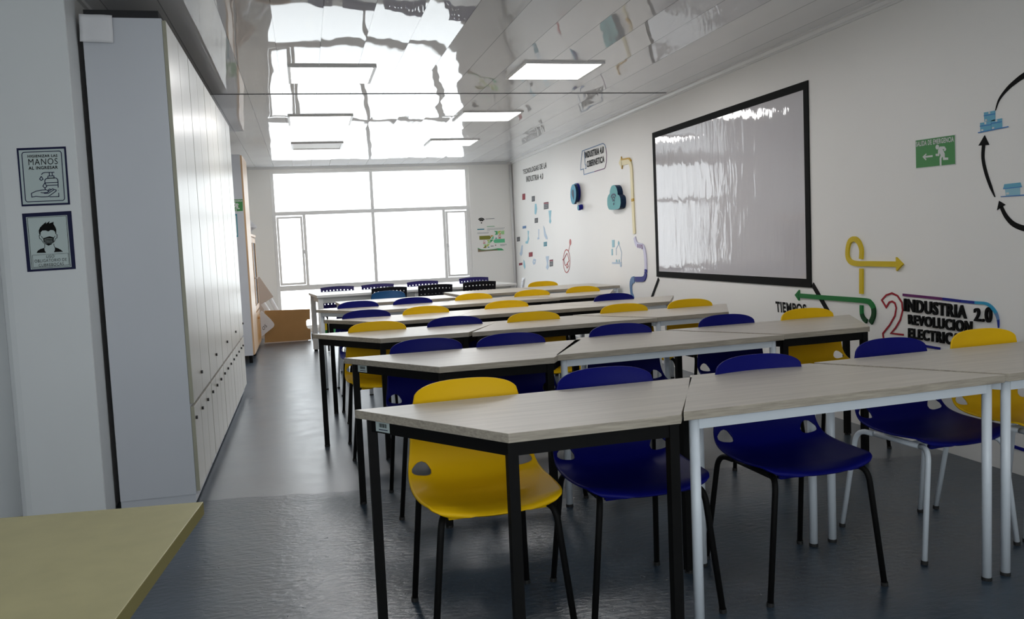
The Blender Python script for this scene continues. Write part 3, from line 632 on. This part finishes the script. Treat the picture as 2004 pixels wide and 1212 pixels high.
# lettering at the far end
D = Decal(RW, zoom(980,260,3.563)); D.text('TECNOLOGIAS DE LA', [(155,258),(320,204),(320,245),(157,290)], ink, .003, .008); D.text('INDUSTRIA 4.0', [(178,304),(296,283),(296,322),(180,344)], ink, .003, .008)
D.done('wall_lettering', 'small black two-line lettering TECNOLOGIAS DE LA INDUSTRIA 4.0 near the far corner', 'lettering')
z = zoom(1000,310,5.27)
cards = [(133,397,28,62,maroon,'red and navy'),(231,418,30,55,dark_grey,'upper dark grey'),(364,488,46,72,dark_grey,'large dark red-banded'),(262,641,32,50,dark_grey,'middle dark'),(139,711,36,26,steel,'flat blue-grey'),(78,834,30,45,dark_grey,'dark green leftmost'),(355,885,32,46,teal,'teal'),(205,992,38,46,maroon,'plain red'),(101,1091,34,24,maroon,'flat maroon'),(417,1080,34,70,dark_grey,'tall red-topped')]
for cx, cy, w, h_, m_, nm in cards:
    D = Decal(RW, z); k = .16; a, b_ = w/2, h_/2
    D.poly([(cx-a,cy-b_+a*k),(cx+a,cy-b_-a*k),(cx+a,cy+b_-a*k),(cx-a,cy+b_+a*k)], m_, .003)
    if h_ > 40:
        for f_ in (-.45, .05, .5): D.poly([(cx-a*.7,cy+b_*f_),(cx+a*.7,cy+b_*f_-a*.2),(cx+a*.7,cy+b_*(f_+.14)-a*.2),(cx-a*.7,cy+b_*(f_+.14))], pink_red if m_ is maroon else grey_print, .0045)
    if 'red-' in nm: D.poly([(cx-a,cy-b_*.9),(cx+a,cy-b_*.95),(cx+a,cy-b_*.5),(cx-a,cy-b_*.45)], maroon, .0042)
    D.done('label_card', '%s small label card among the pale icons on the far right wall' % nm, 'label card', 'label cards on the right wall')
icons = [([(248,470),(262,468),(270,520),(264,560),(256,582),(244,570),(246,520)], light_blue, 'pale blue bottle-shaped icon below the upper dark grey card'),
 ([(388,540),(418,536),(410,625),(417,650),(405,676),(394,655),(398,625)], light_blue, 'pale blue torch-shaped icon below the red-banded card'),
 ([(360,1012),(392,1008),(384,1090),(392,1120),(378,1150),(362,1130),(372,1090)], pale_blue, 'pale blue torch-shaped icon left of the tall red-topped card'),
 ([(130,1045),(140,1060),(150,1120),(142,1145),(130,1110)], light_blue, 'thin cyan icon beside the flat maroon card'),
 ([(172,745),(186,750),(182,800),(188,830),(175,880),(152,880),(150,860),(170,850),(176,800)], light_blue, 'pale blue robot arm icon on the right wall'),
 ([(110,900),(122,895),(118,985),(105,1010),(90,985),(100,960)], pale_blue, 'pale blue flask icon near the far wall corner'),
 ([(284,730),(292,732),(290,815),(294,832),(276,838),(274,820),(284,815)], pale_blue, 'faint slim blue microscope icon on the right wall'),
 ([(335,695),(348,720),(358,770),(376,815),(378,836),(362,834),(345,800),(340,750)], pale_blue, 'faint slanted blue icon above the teal card')]
for px, m_, lb in icons:
    D = Decal(RW, z); D.poly(px, m_, .0025); D.done('wall_icon', lb, 'wall sticker', 'pale technology icons on the right wall')
D = Decal(RW, z); D.stroke([(228,1070),(236,1045),(252,1052),(248,1080),(234,1088)], .03, pale_blue, .003, True); D.done('wall_icon', 'small hollow blue cube icon right of the plain red card', 'wall sticker', 'pale technology icons on the right wall')
# sign of the fourth stage
D = Decal(RW, zoom(1120,270,7.575)); W4 = .009
D.stroke([(150,194),(300,140),(455,82),(482,100),(500,150),(510,250),(506,360),(495,425),(478,455),(330,500),(175,545),(168,460),(125,475),(128,390),(150,194)], W4, [steel]*4+[purple_v]*5+[steel]*6, .004)
D.stroke([(180,192),(188,300),(192,395),(202,402),(206,452),(190,457)], W4, steel, .004)
D.text('INDUSTRIA 4.0', [(188,210),(468,122),(468,225),(195,305)], ink, .004, .03); D.text('CIBERNETICA', [(216,345),(476,265),(478,360),(222,440)], ink, .004, .03)
D.done('wall_sign', 'outlined black lettering sign INDUSTRIA 4.0 CIBERNETICA high on the right wall', 'wall sign')
# foam relief signs
z = zoom(1090,340,13.36)
Wf = Wall('x', XR-.10)
def relief(px, wall, depth, m_, side, name, parent):
    q = [wall.flat(wall.P(z(*p))) for p in px]; mb = MB(); mb.loft([wall.up(a, 0) for a in q], [wall.up(a, -depth) for a in q], m_, side); o = mb.build(name, None, recenter=True, fix=False); o.parent = parent; o.location = o.location-parent.location; return o
cl = [(1475,300),(1430,320),(1400,380),(1380,460),(1378,520),(1340,570),(1318,640),(1313,720),(1318,820),(1335,890),(1360,935),(1400,945),(1480,945),(1560,932),(1610,920),(1640,890),(1658,820),(1665,760),(1660,660),(1645,600),(1620,565),(1585,545),(1582,480),(1565,400),(1540,340),(1510,308)]
t = thing('cloud_sign', 'teal raised cloud sign with dark wireless symbol on the right wall', 'wall sign', (XR, 9.1, 1.62))
relief(cl, Wall('x', XR-.065), .064, foam_teal, foam_dark, 'cloud_body', t)
D = Decal(Wall('x', XR-.065), z)
for pts_, w_ in (([(1420,625),(1430,580),(1455,548),(1490,540),(1520,555),(1538,590)], .018), ([(1445,675),(1455,635),(1475,612),(1500,618),(1515,650)], .018), ([(1460,720),(1470,695),(1490,690),(1505,715)], .018), ([(1482,770),(1490,815)], .03)):
    D.stroke(pts_, w_, foam_dark, .003)
o = D.mb.build('wireless_symbol', None, recenter=True, fix=False); o.parent = t; o.location = o.location-t.location
def ell(cx, cy, rx, ry, n=26): return [(cx+rx*math.cos(2*PI*k/n), cy+ry*math.sin(2*PI*k/n)) for k in range(n)]
t = thing('bubble_sign', 'blue raised round speech bubble sign on a double disc, on the right wall', 'wall sign', (XR, 10.6, 1.72))
relief(ell(478,500,72,250), Wall('x', XR-.035), .034, foam_blue, navy_vinyl, 'back_disc', t)
relief(ell(424,540,76,262), Wall('x', XR-.075), .035, foam_blue, foam_dark, 'front_disc', t)
D = Decal(Wall('x', XR-.075), z); D.poly([(412,415),(432,430),(440,500),(442,600),(434,690),(415,620),(395,560),(388,490),(395,440)], foam_dark, .003); o = D.mb.build('pin_symbol', None, recenter=True, fix=False); o.parent = t; o.location = o.location-t.location
relief(ell(553,890,22,72,16), Wall('x', XR-.09), .03, foam_blue, navy_vinyl, 'small_disc', t); relief(ell(604,875,22,70,16), Wall('x', XR-.03), .029, foam_blue, navy_vinyl, 'small_disc', t)
mb = MB(); A_ = Wall('x', XR-.08).P(z(525,760)); B_ = Wall('x', XR-.08).P(z(548,830)); mb.tube([A_, B_], .006, trim_white); A_ = Wall('x', XR-.02).P(z(550,730)); B_ = Wall('x', XR-.02).P(z(590,810)); mb.tube([A_, B_], .006, trim_white)
o = mb.build('link_rod', None, recenter=True, fix=False); o.parent = t; o.location = o.location-t.location
# cream arrow
D = Decal(RW, zoom(1120,270,7.575))
D.poly([(735,275),(703,375),(745,462),(748,410),(742,325)], cream, .012, side=gold)
D.curve([(738,368),(800,355),(845,345),(872,390),(885,470),(893,650),(903,900)], .06, cream, .012); D.curve([(903,900),(905,940)], .06, gold, .012, sub=1); 
D.curve([(735,322),(800,312),(850,308),(880,345)], .018, gold, .013)
D2 = zoom(980,260,3.563); D.z = D2; D.curve([(925,479),(930,590),(936,705)], .06, cream, .012, sub=2)
D.done('arrow_decal', 'tall cream and gold bent arrow on the right wall left of the projection board', 'wall decal')
z = zoom(1080,450,8.08)
D = Decal(RW, z); D.curve([(1318,118),(1330,180),(1355,232),(1395,250),(1440,262),(1470,310),(1484,400),(1492,500),(1495,622)], .055, lavender, .010)
for a, b_ in (((1376,225),(1378,282)),((1408,228),(1410,288)),((1436,232),(1444,305))): D.stroke([a, b_], .02, purple_v, .012)
D.done('ribbon_decal', 'lavender curved ribbon below the cream arrow on the right wall', 'wall decal')
D = Decal(RW, z); D.curve([(1494,625),(1494,675)], .055, navy_vinyl, .010, sub=1); D.curve([(1492,682),(1488,720),(1472,762),(1440,780),(1380,782),(1326,782)], .055, navy_vinyl, .010)
D.done('ribbon_decal', 'navy blue hooked ribbon under the lavender one on the right wall', 'wall decal')
D = Decal(RW, z); D.curve([(1310,787),(1278,800),(1258,850),(1258,930),(1268,1010),(1290,1060),(1310,1110)], [.07,.075,.07,.055,.05,.045,.02], steel, .008); D.done('ribbon_decal', 'steel blue curved ribbon reaching down behind the tables on the right wall', 'wall decal')
D = Decal(RW, z); D.stroke([(235+53*math.cos(2*PI*k/32), 495+180*math.sin(2*PI*k/32)) for k in range(32)], .014, pink_red, .003, True)
D.stroke([(262,352),(285,240)], .012, pink_red, .003); D.ellipse((293,195), 14, 50, pink_red, .003)
D.stroke([(240,370),(190,468),(210,560)], .016, red_v, .003); D.stroke([(250,375),(272,490),(236,545)], .016, pink_red, .003); D.stroke([(215,560),(250,545),(262,575),(240,605),(228,570)], .016, pink_red, .003, True); D.ellipse((182,472),10,10,red_v,.004)
D.done('wall_sticker', 'faded red oval outline sticker with arrows low on the right wall', 'wall sticker')
D = Decal(RW, z); D.poly([(953,162),(992,158),(992,275),(957,280)], light_blue, .003); D.poly([(945,305),(964,300),(966,400),(947,405)], light_blue, .003)
D.stroke([(1020,400),(1018,300),(1060,220),(1105,360),(1095,510)], .012, pale_blue, .003); D.poly([(1058,175),(1072,215),(1060,240),(1046,215)], light_blue, .004)
D.poly([(957,512),(1105,512),(1107,538),(957,540)], pale_blue, .004); D.poly([(1015,470),(1032,470),(1032,512),(1015,512)], light_blue, .003); D.poly([(1058,470),(1072,470),(1072,512),(1058,512)], light_blue, .003); D.poly([(1078,545),(1110,545),(1100,588),(1084,588)], pale_blue, .003)
D.done('wall_sticker', 'faint light blue robot machine sticker low on the right wall', 'wall sticker')
# green arrow, lettering, yellow arrow
z = zoom(1480,540,3.824)
D = Decal(RW, z); D.text('TIEMPOS', [(145,190),(375,213),(378,290),(152,272)], ink, .003, .035); D.done('wall_lettering', 'black lettering TIEMPOS partly hidden behind a yellow chair', 'lettering')
D = Decal(RW, z); D.poly([(298,143),(329,105),(327,186)], green_vinyl, .012); D.curve([(325,147),(480,160),(660,173),(825,187),(862,205),(884,245),(884,300),(862,352)], [.030,.031,.031,.032,.033,.034,.034,.034], [green_vinyl]*5+[dark_green]*3, .012)
D.done('arrow_decal', 'green arrow pointing left on the right wall beside the projection board', 'wall decal')
D = Decal(RW, z); D.curve([(795,220),(797,285),(812,320),(835,342)], .028, [green_vinyl,dark_green,dark_green], .012, sub=4); D.done('ribbon_decal', 'short dark green ribbon piece under the green arrow', 'wall decal')
z = zoom(1500,100,2.02)
D = Decal(RW, z); D.curve([(378,822),(379,785),(368,755),(350,743),(332,755),(324,790),(328,822),(352,839),(420,841),(522,843)], .033, yellow_vinyl, .012); D.poly([(518,815),(545,843),(520,870)], yellow_vinyl, .013)
D.done('arrow_decal', 'yellow looped arrow pointing right on the right wall', 'wall decal')
D = Decal(RW, z); D.stroke([(379,860),(379,960)], .033, yellow_vinyl, .012); D.done('ribbon_decal', 'straight yellow upright strip below the yellow looped arrow', 'wall decal')
# second stage lettering
z = zoom(1480,540,3.824)
D = Decal(RW, z); D.stroke([(955,470),(950,432),(1000,370),(1040,300),(1050,240),(1040,205),(1020,192),(998,198),(975,236),(942,182),(975,145),(1018,130),(1060,150),(1092,200),(1098,260),(1080,330),(1045,390),(1010,430),(1105,441)], .011, red_v, .004)
D.done('wall_numeral', 'large red outlined numeral 2 on the right wall', 'numeral')
D = Decal(RW, z); D.text('INDUSTRIA', [(1115,168),(1580,222),(1580,322),(1115,265)], ink, .002, .022, .010); D.text('2.0', [(1638,242),(1770,232),(1770,352),(1640,338)], ink, .002, .022, .010)
D.text('REVOLUCION', [(1145,288),(1622,340),(1620,430),(1148,362)], ink, .002, .022, .010); D.text('ELECTRICA', [(1147,390),(1530,432),(1530,525),(1147,465)], ink, .002, .022, .010)
D.done('wall_lettering', 'bold black lettering INDUSTRIA 2.0 REVOLUCION ELECTRICA low on the right wall', 'lettering')
D = Decal(RW, z); D.curve([(1100,142),(1250,157),(1400,173),(1540,190),(1640,200),(1720,207),(1765,235),(1798,280),(1814,330),(1817,390)], [.015]*6+[.018,.018,.014,.004], [purple_v,purple_v,navy_vinyl,blue_v,cyan_v,cyan_v,cyan_v,steel,blue_v,blue_v], .006, sub=4); D.done('ribbon_decal', 'purple to blue line curving over the black INDUSTRIA lettering', 'wall decal')
D = Decal(RW, z); D.stroke([(1200,513),(1380,545)], .013, navy_vinyl, .006); D.done('ribbon_decal', 'short navy line under the black ELECTRICA lettering', 'wall decal')
D = Decal(RW); D.stroke([(1962,867),(2060,898)], .016, navy_vinyl, .006); D.done('ribbon_decal', 'thin navy line close to the floor on the right wall', 'wall decal')
# emergency exit signs
def exit_sign(wall, corner, label, name='exit_sign'):
    tl, tr_, br, bl = [Vector(c) for c in corner]
    def at(a, b_): p = (tl*(1-a)+tr_*a)*(1-b_)+(bl*(1-a)+br*a)*b_; return (p.x, p.y)
    D = Decal(wall, at); D.poly([(-.015,-.02),(1.015,-.02),(1.015,1.03),(-.015,1.03)], sign_white, .002); D.poly([(0,0),(1,0),(1,1),(0,1)], green_sign, .0035)
    D.text('SALIDA DE EMERGENCIA', [(.01,.04),(.985,.04),(.985,.225),(.01,.225)], sign_white, .0045, .03)
    D.ellipse((.555,.335),.045,.085,sign_white,.0045,16)
    for pg in ([(.62,.33),(.74,.345),(.785,.45),(.755,.52),(.72,.49),(.735,.45),(.69,.43),(.745,.60),(.745,.74),(.83,.75),(.83,.83),(.70,.82),(.69,.68),(.655,.76),(.655,1.0),(.61,1.0),(.61,.74),(.64,.64),(.61,.55),(.60,.66),(.51,.645),(.51,.57),(.57,.575),(.575,.44)],
               [(.17,.62),(.265,.51),(.275,.555),(.235,.60),(.43,.60),(.43,.665),(.235,.665),(.27,.72),(.255,.76)]): D.poly(pg, sign_white, .0045)
    D.done(name, label, 'exit sign')
exit_sign(RW, [(1793,275.5),(1869,264.5),(1870,321),(1794,329)], 'green SALIDA DE EMERGENCIA exit sign with running figure on the right wall')
exit_sign(CAB, [(440,391.5),(474.8,389.7),(475.3,413),(440,415)], 'small green emergency exit sign on the far white cabinet side, half hidden')
D = Decal(CAB); D.poly([(448,420),(463.8,419),(466.1,463.8),(450,465)], teal, .003); D.poly([(449,423),(462.3,422),(464.4,461),(451,462)], poster_bg, .004); D.done('wall_notice', 'teal bordered notice below the far exit sign, mostly hidden by lockers', 'notice')
# supply cycle drawing
z = zoom(1880,130,3.565)
D = Decal(RW, z)
for pg in ([(165,322),(243,308),(243,380),(168,386)], [(138,395),(215,383),(215,447),(142,456)], [(217,376),(290,362),(292,430),(218,441)]):
    D.poly(pg, box_blue, .003); a, b_ = pg[0], pg[1]; c, d_ = pg[2], pg[3]
    D.poly([(a[0],a[1]+20),(b_[0],b_[1]+20),(b_[0],b_[1]+26),(a[0],a[1]+26)], base_blue, .004); D.poly([(d_[0]+6,d_[1]-16),(d_[0]+20,d_[1]-18),(d_[0]+20,d_[1]-6),(d_[0]+6,d_[1]-4)], sign_white, .004)
    D.poly([((a[0]+b_[0])/2-6,a[1]-4),((a[0]+b_[0])/2+6,a[1]-6),((a[0]+b_[0])/2+6,a[1]+8),((a[0]+b_[0])/2-6,a[1]+10)], sign_white, .004)
D.poly([(125,460),(335,417),(335,424),(127,466)], base_blue, .005); D.done('wall_sticker', 'three light blue stacked boxes drawn on the right wall', 'wall sticker')
D = Decal(RW, z); D.poly([(300,852),(308,822),(418,810),(428,838)], box_blue, .003); D.poly([(312,850),(415,841),(416,896),(318,903)], light_blue, .003); D.poly([(300,852),(428,838),(428,843),(300,857)], base_blue, .004); D.poly([(322,880),(342,879),(342,893),(322,895)], sign_white, .004); D.poly([(283,907),(470,892),(470,900),(284,912)], base_blue, .004)
D.done('wall_sticker', 'light blue house drawn on the right wall below the stacked boxes', 'wall sticker')
D = Decal(RW, z); D.poly([(170,480),(202,548),(127,553)], ink, .003); D.curve([(162,548),(158,640),(178,740),(212,840),(242,912)], [.022,.020,.020,.018,.004], ink, .003); D.done('arrow_decal', 'black curved arrow pointing up to the drawn boxes', 'wall decal')
D = Decal(RW, z); D.curve([(245,308),(272,230),(330,155),(390,102),(442,65),(520,20)], [.004,.012,.019,.024,.028,.03], ink, .003); D.done('arrow_decal', 'black arc rising from the drawn boxes to the right', 'wall decal')
D = Decal(RW, z); D.poly([(270,938),(315,965),(256,1004)], ink, .003); D.curve([(285,980),(318,1045),(370,1100),(442,1130),(520,1140)], [.02,.023,.026,.028,.028], ink, .003); D.done('arrow_decal', 'black curved arrow pointing up to the drawn house', 'wall decal')
# window wall poster
z = zoom(900,410,12.12)
D = Decal(BW, z)
for r_, w_ in ((78,.018),(50,.018),(30,.012)): D.stroke([(508+r_*math.cos(math.radians(a)), 300-r_*.95*math.sin(math.radians(a))-(.2*r_)) for a in range(28,153,12)], w_, ink, .003)
D.ellipse((512,320),16,16,ink,.003,12); D.poly([(608,222),(820,205),(820,222),(608,237)], grey_print, .003); D.done('wireless_sticker', 'black wireless symbol sticker beside the window', 'wall sticker')
D = Decal(BW, z); 
D.poly([(413,465),(578,458),(578,482),(413,490)], teal, .003); D.poly([(640,402),(822,393),(822,405),(640,414)], leaf, .003)
for a in [(648,452,1065,432),(645,478,1040,462),(645,505,710,498),(415,553,690,540),(415,572,680,562),(955,828,1110,820),(955,845,1110,838),(960,860,1060,855)]: D.poly([(a[0],a[1]),(a[2],a[3]),(a[2],a[3]+7),(a[0],a[1]+7)], grey_print, .003)
for pg, m_ in [([(460,632),(705,620),(745,662),(710,712),(465,722)], olive),([(720,620),(795,612),(755,655)], gold),([(810,512),(895,512),(825,600),(860,555)], leaf),([(895,515),(895,600),(825,602)], leaf),([(905,512),(985,508),(905,590)], lime),([(990,508),(1052,502),(1052,592),(1000,592),(960,555)], pale_green),([(955,562),(985,592),(920,596)], gold),
   ([(740,700),(800,620),(800,700)], mint),([(832,698),(858,662),(888,695)], teal),([(790,752),(830,708),(1062,695),(1068,785),(825,798)], mint),([(720,715),(800,715),(722,798)], leaf),([(635,728),(712,724),(670,770)], lime),([(640,810),(715,728),(715,808)], pale_green),([(548,830),(625,826),(590,870)], pale_green),([(548,918),(628,835),(628,915)], olive),([(640,828),(710,822),(645,900)], lime),([(650,908),(680,878),(712,905)], teal),
   ([(912,690),(975,688),(970,665),(918,668)], pink_red),([(552,812),(605,810),(605,790),(552,792)], pink_red),
   ([(425,912),(500,945),(620,958),(760,945),(900,922),(990,925),(1050,970),(900,975),(700,985),(430,1010)], leaf),([(428,930),(520,968),(700,962),(890,948),(905,972),(700,988),(430,1012)], brown_print)]: D.poly(pg, m_, .0025 if m_ is not brown_print else .0035)
D.stroke([(942+28*math.cos(k*PI/8), 635+28*math.sin(k*PI/8)) for k in range(16)], .004, pink_red, .003, True); D.ellipse((940,635),8,8,ink,.003,10); D.stroke([(578+20*math.cos(k*PI/6), 755+20*math.sin(k*PI/6)) for k in range(12)], .004, pink_red, .003, True)
D.poly([(732,860),(800,858),(800,880),(732,885)], grey_print, .003); D.poly([(835,840),(860,838),(860,858),(835,860)], maroon, .003)
D.done('wall_poster', 'poster of green and olive arrows and triangles beside the window', 'poster')
# column posters
z = zoom(20,280,4.664)
D = Decal(COL, z); D.poly([(58,48),(508,32),(548,562),(105,580)], navy_ink, .002); D.poly([(78,68),(492,52),(528,545),(118,562)], poster_bg, .003)
def warp(a, b_):                 # unit square of the first notice to its place
    tl, tr_, br, bl = Vector((78,68)), Vector((492,52)), Vector((528,545)), Vector((118,562)); p = (tl*(1-a)+tr_*a)*(1-b_)+(bl*(1-a)+br*a)*b_; return z(p.x, p.y)
D.z = warp; D.stroke([(p[0], p[1]) for p in rounded(.065,.04,.935,.955,.05)], .0035, navy_ink, .004, True); D.z = z
D.text('HIGIENIZAR LAS', [(160,110),(432,103),(433,128),(161,135)], ink, .004, .03); D.text('MANOS', [(166,147),(434,138),(436,194),(170,205)], ink, .004, 0); D.text('AL INGRESAR', [(168,216),(437,207),(438,236),(170,246)], ink, .004, .03)
lw = .0034
for st in ([(286,290),(300,275),(320,270),(405,268)], [(358,270),(360,300)], [(384,270),(386,298)], [(346,302),(400,300),(404,320),(344,322),(346,302)], [(318,350),(320,335),(334,324),(420,320),(434,332),(438,350),(440,408)], [(318,350),(320,365),(440,360)], [(336,388),(438,384)], [(444,455),(446,490),(360,492)], [(440,432),(440,436)],
           [(195,460),(240,440),(290,430),(330,428),(350,435),(345,452),(300,455),(280,452)], [(195,460),(200,495),(235,488),(290,493),(350,490),(420,440),(422,430),(405,425),(350,460),(310,460)], [(345,435),(360,420),(375,425),(350,445)], [(375,428),(390,418),(400,424)],
           [(285,305),(270,330),(285,343),(302,332),(286,305)], [(318,365),(300,395),(318,412),(336,398),(319,365)], [(320,412),(322,425)]): D.stroke(st, lw, navy_ink, .004)
D.done('notice_poster', 'blue framed hand washing notice HIGIENIZAR LAS MANOS, upper one on the column', 'notice')
D = Decal(COL, z); D.poly([(108,645),(558,620),(600,1150),(158,1178)], navy_ink, .002); D.poly([(145,678),(520,658),(562,1132),(190,1155)], poster_bg, .003)
D.stroke([(157,685),(512,666),(550,1124),(200,1145)], .0018, ink, .004, True)
D.poly([(265,825),(262,800),(275,770),(300,745),(330,720),(328,738),(362,713),(356,735),(398,720),(396,740),(412,765),(422,790),(422,830),(416,832),(412,810),(395,797),(370,795),(350,808),(325,798),(295,800),(280,815),(276,850)], ink, .004)
D.stroke([(276,838),(266,845),(270,872),(285,880)], lw*.7, ink, .004); D.stroke([(420,832),(430,838),(428,868),(412,874)], lw*.7, ink, .004)
D.poly([(304,870),(345,856),(362,852),(398,862),(400,905),(380,925),(352,938),(322,922),(306,900)], ink, .004)
for k in range(4): D.stroke([(314,880+k*13),(350,872+k*13),(390,876+k*13)], .0014, poster_bg, .005)
D.stroke([(284,850),(305,875)], lw*.6, ink, .004); D.stroke([(412,848),(398,870)], lw*.6, ink, .004); D.stroke([(285,880),(300,905),(320,925)], lw*.6, ink, .004); D.stroke([(414,876),(402,905)], lw*.6, ink, .004)
D.stroke([(318,925),(318,950),(312,962)], lw*.6, ink, .004); D.stroke([(400,920),(404,945),(412,958)], lw*.6, ink, .004)
D.poly([(242,1004),(255,982),(280,967),(312,958),(318,985),(330,1002)], ink, .004); D.poly([(410,952),(440,962),(468,978),(483,992),(400,997),(410,980)], ink, .004)
D.stroke([(205,1025),(530,1006),(540,1112),(212,1136)], .0012, ink, .004, True)
D.text('USO', [(332,1026),(405,1020),(405,1046),(332,1052)], ink, .004, .0); D.text('OBLIGATORIO DE', [(224,1066),(518,1048),(518,1076),(226,1094)], ink, .004, .0); D.text('CUBREBOCAS', [(262,1104),(490,1088),(491,1116),(263,1130)], ink, .004, .0)
D.done('notice_poster', 'navy framed face mask notice USO OBLIGATORIO DE CUBREBOCAS, lower of two on the column', 'notice')
# letters on the leaning board
D = Decal(Wall('y', 12.499), zoom(460,440,4.328)); D.text('OS', [(228,872),(256,842),(272,862),(240,898)], ink, .002, .0); o = D.mb.build('lettering', None, recenter=True, fix=False); o.parent = lf; o.location = o.location-lf.location
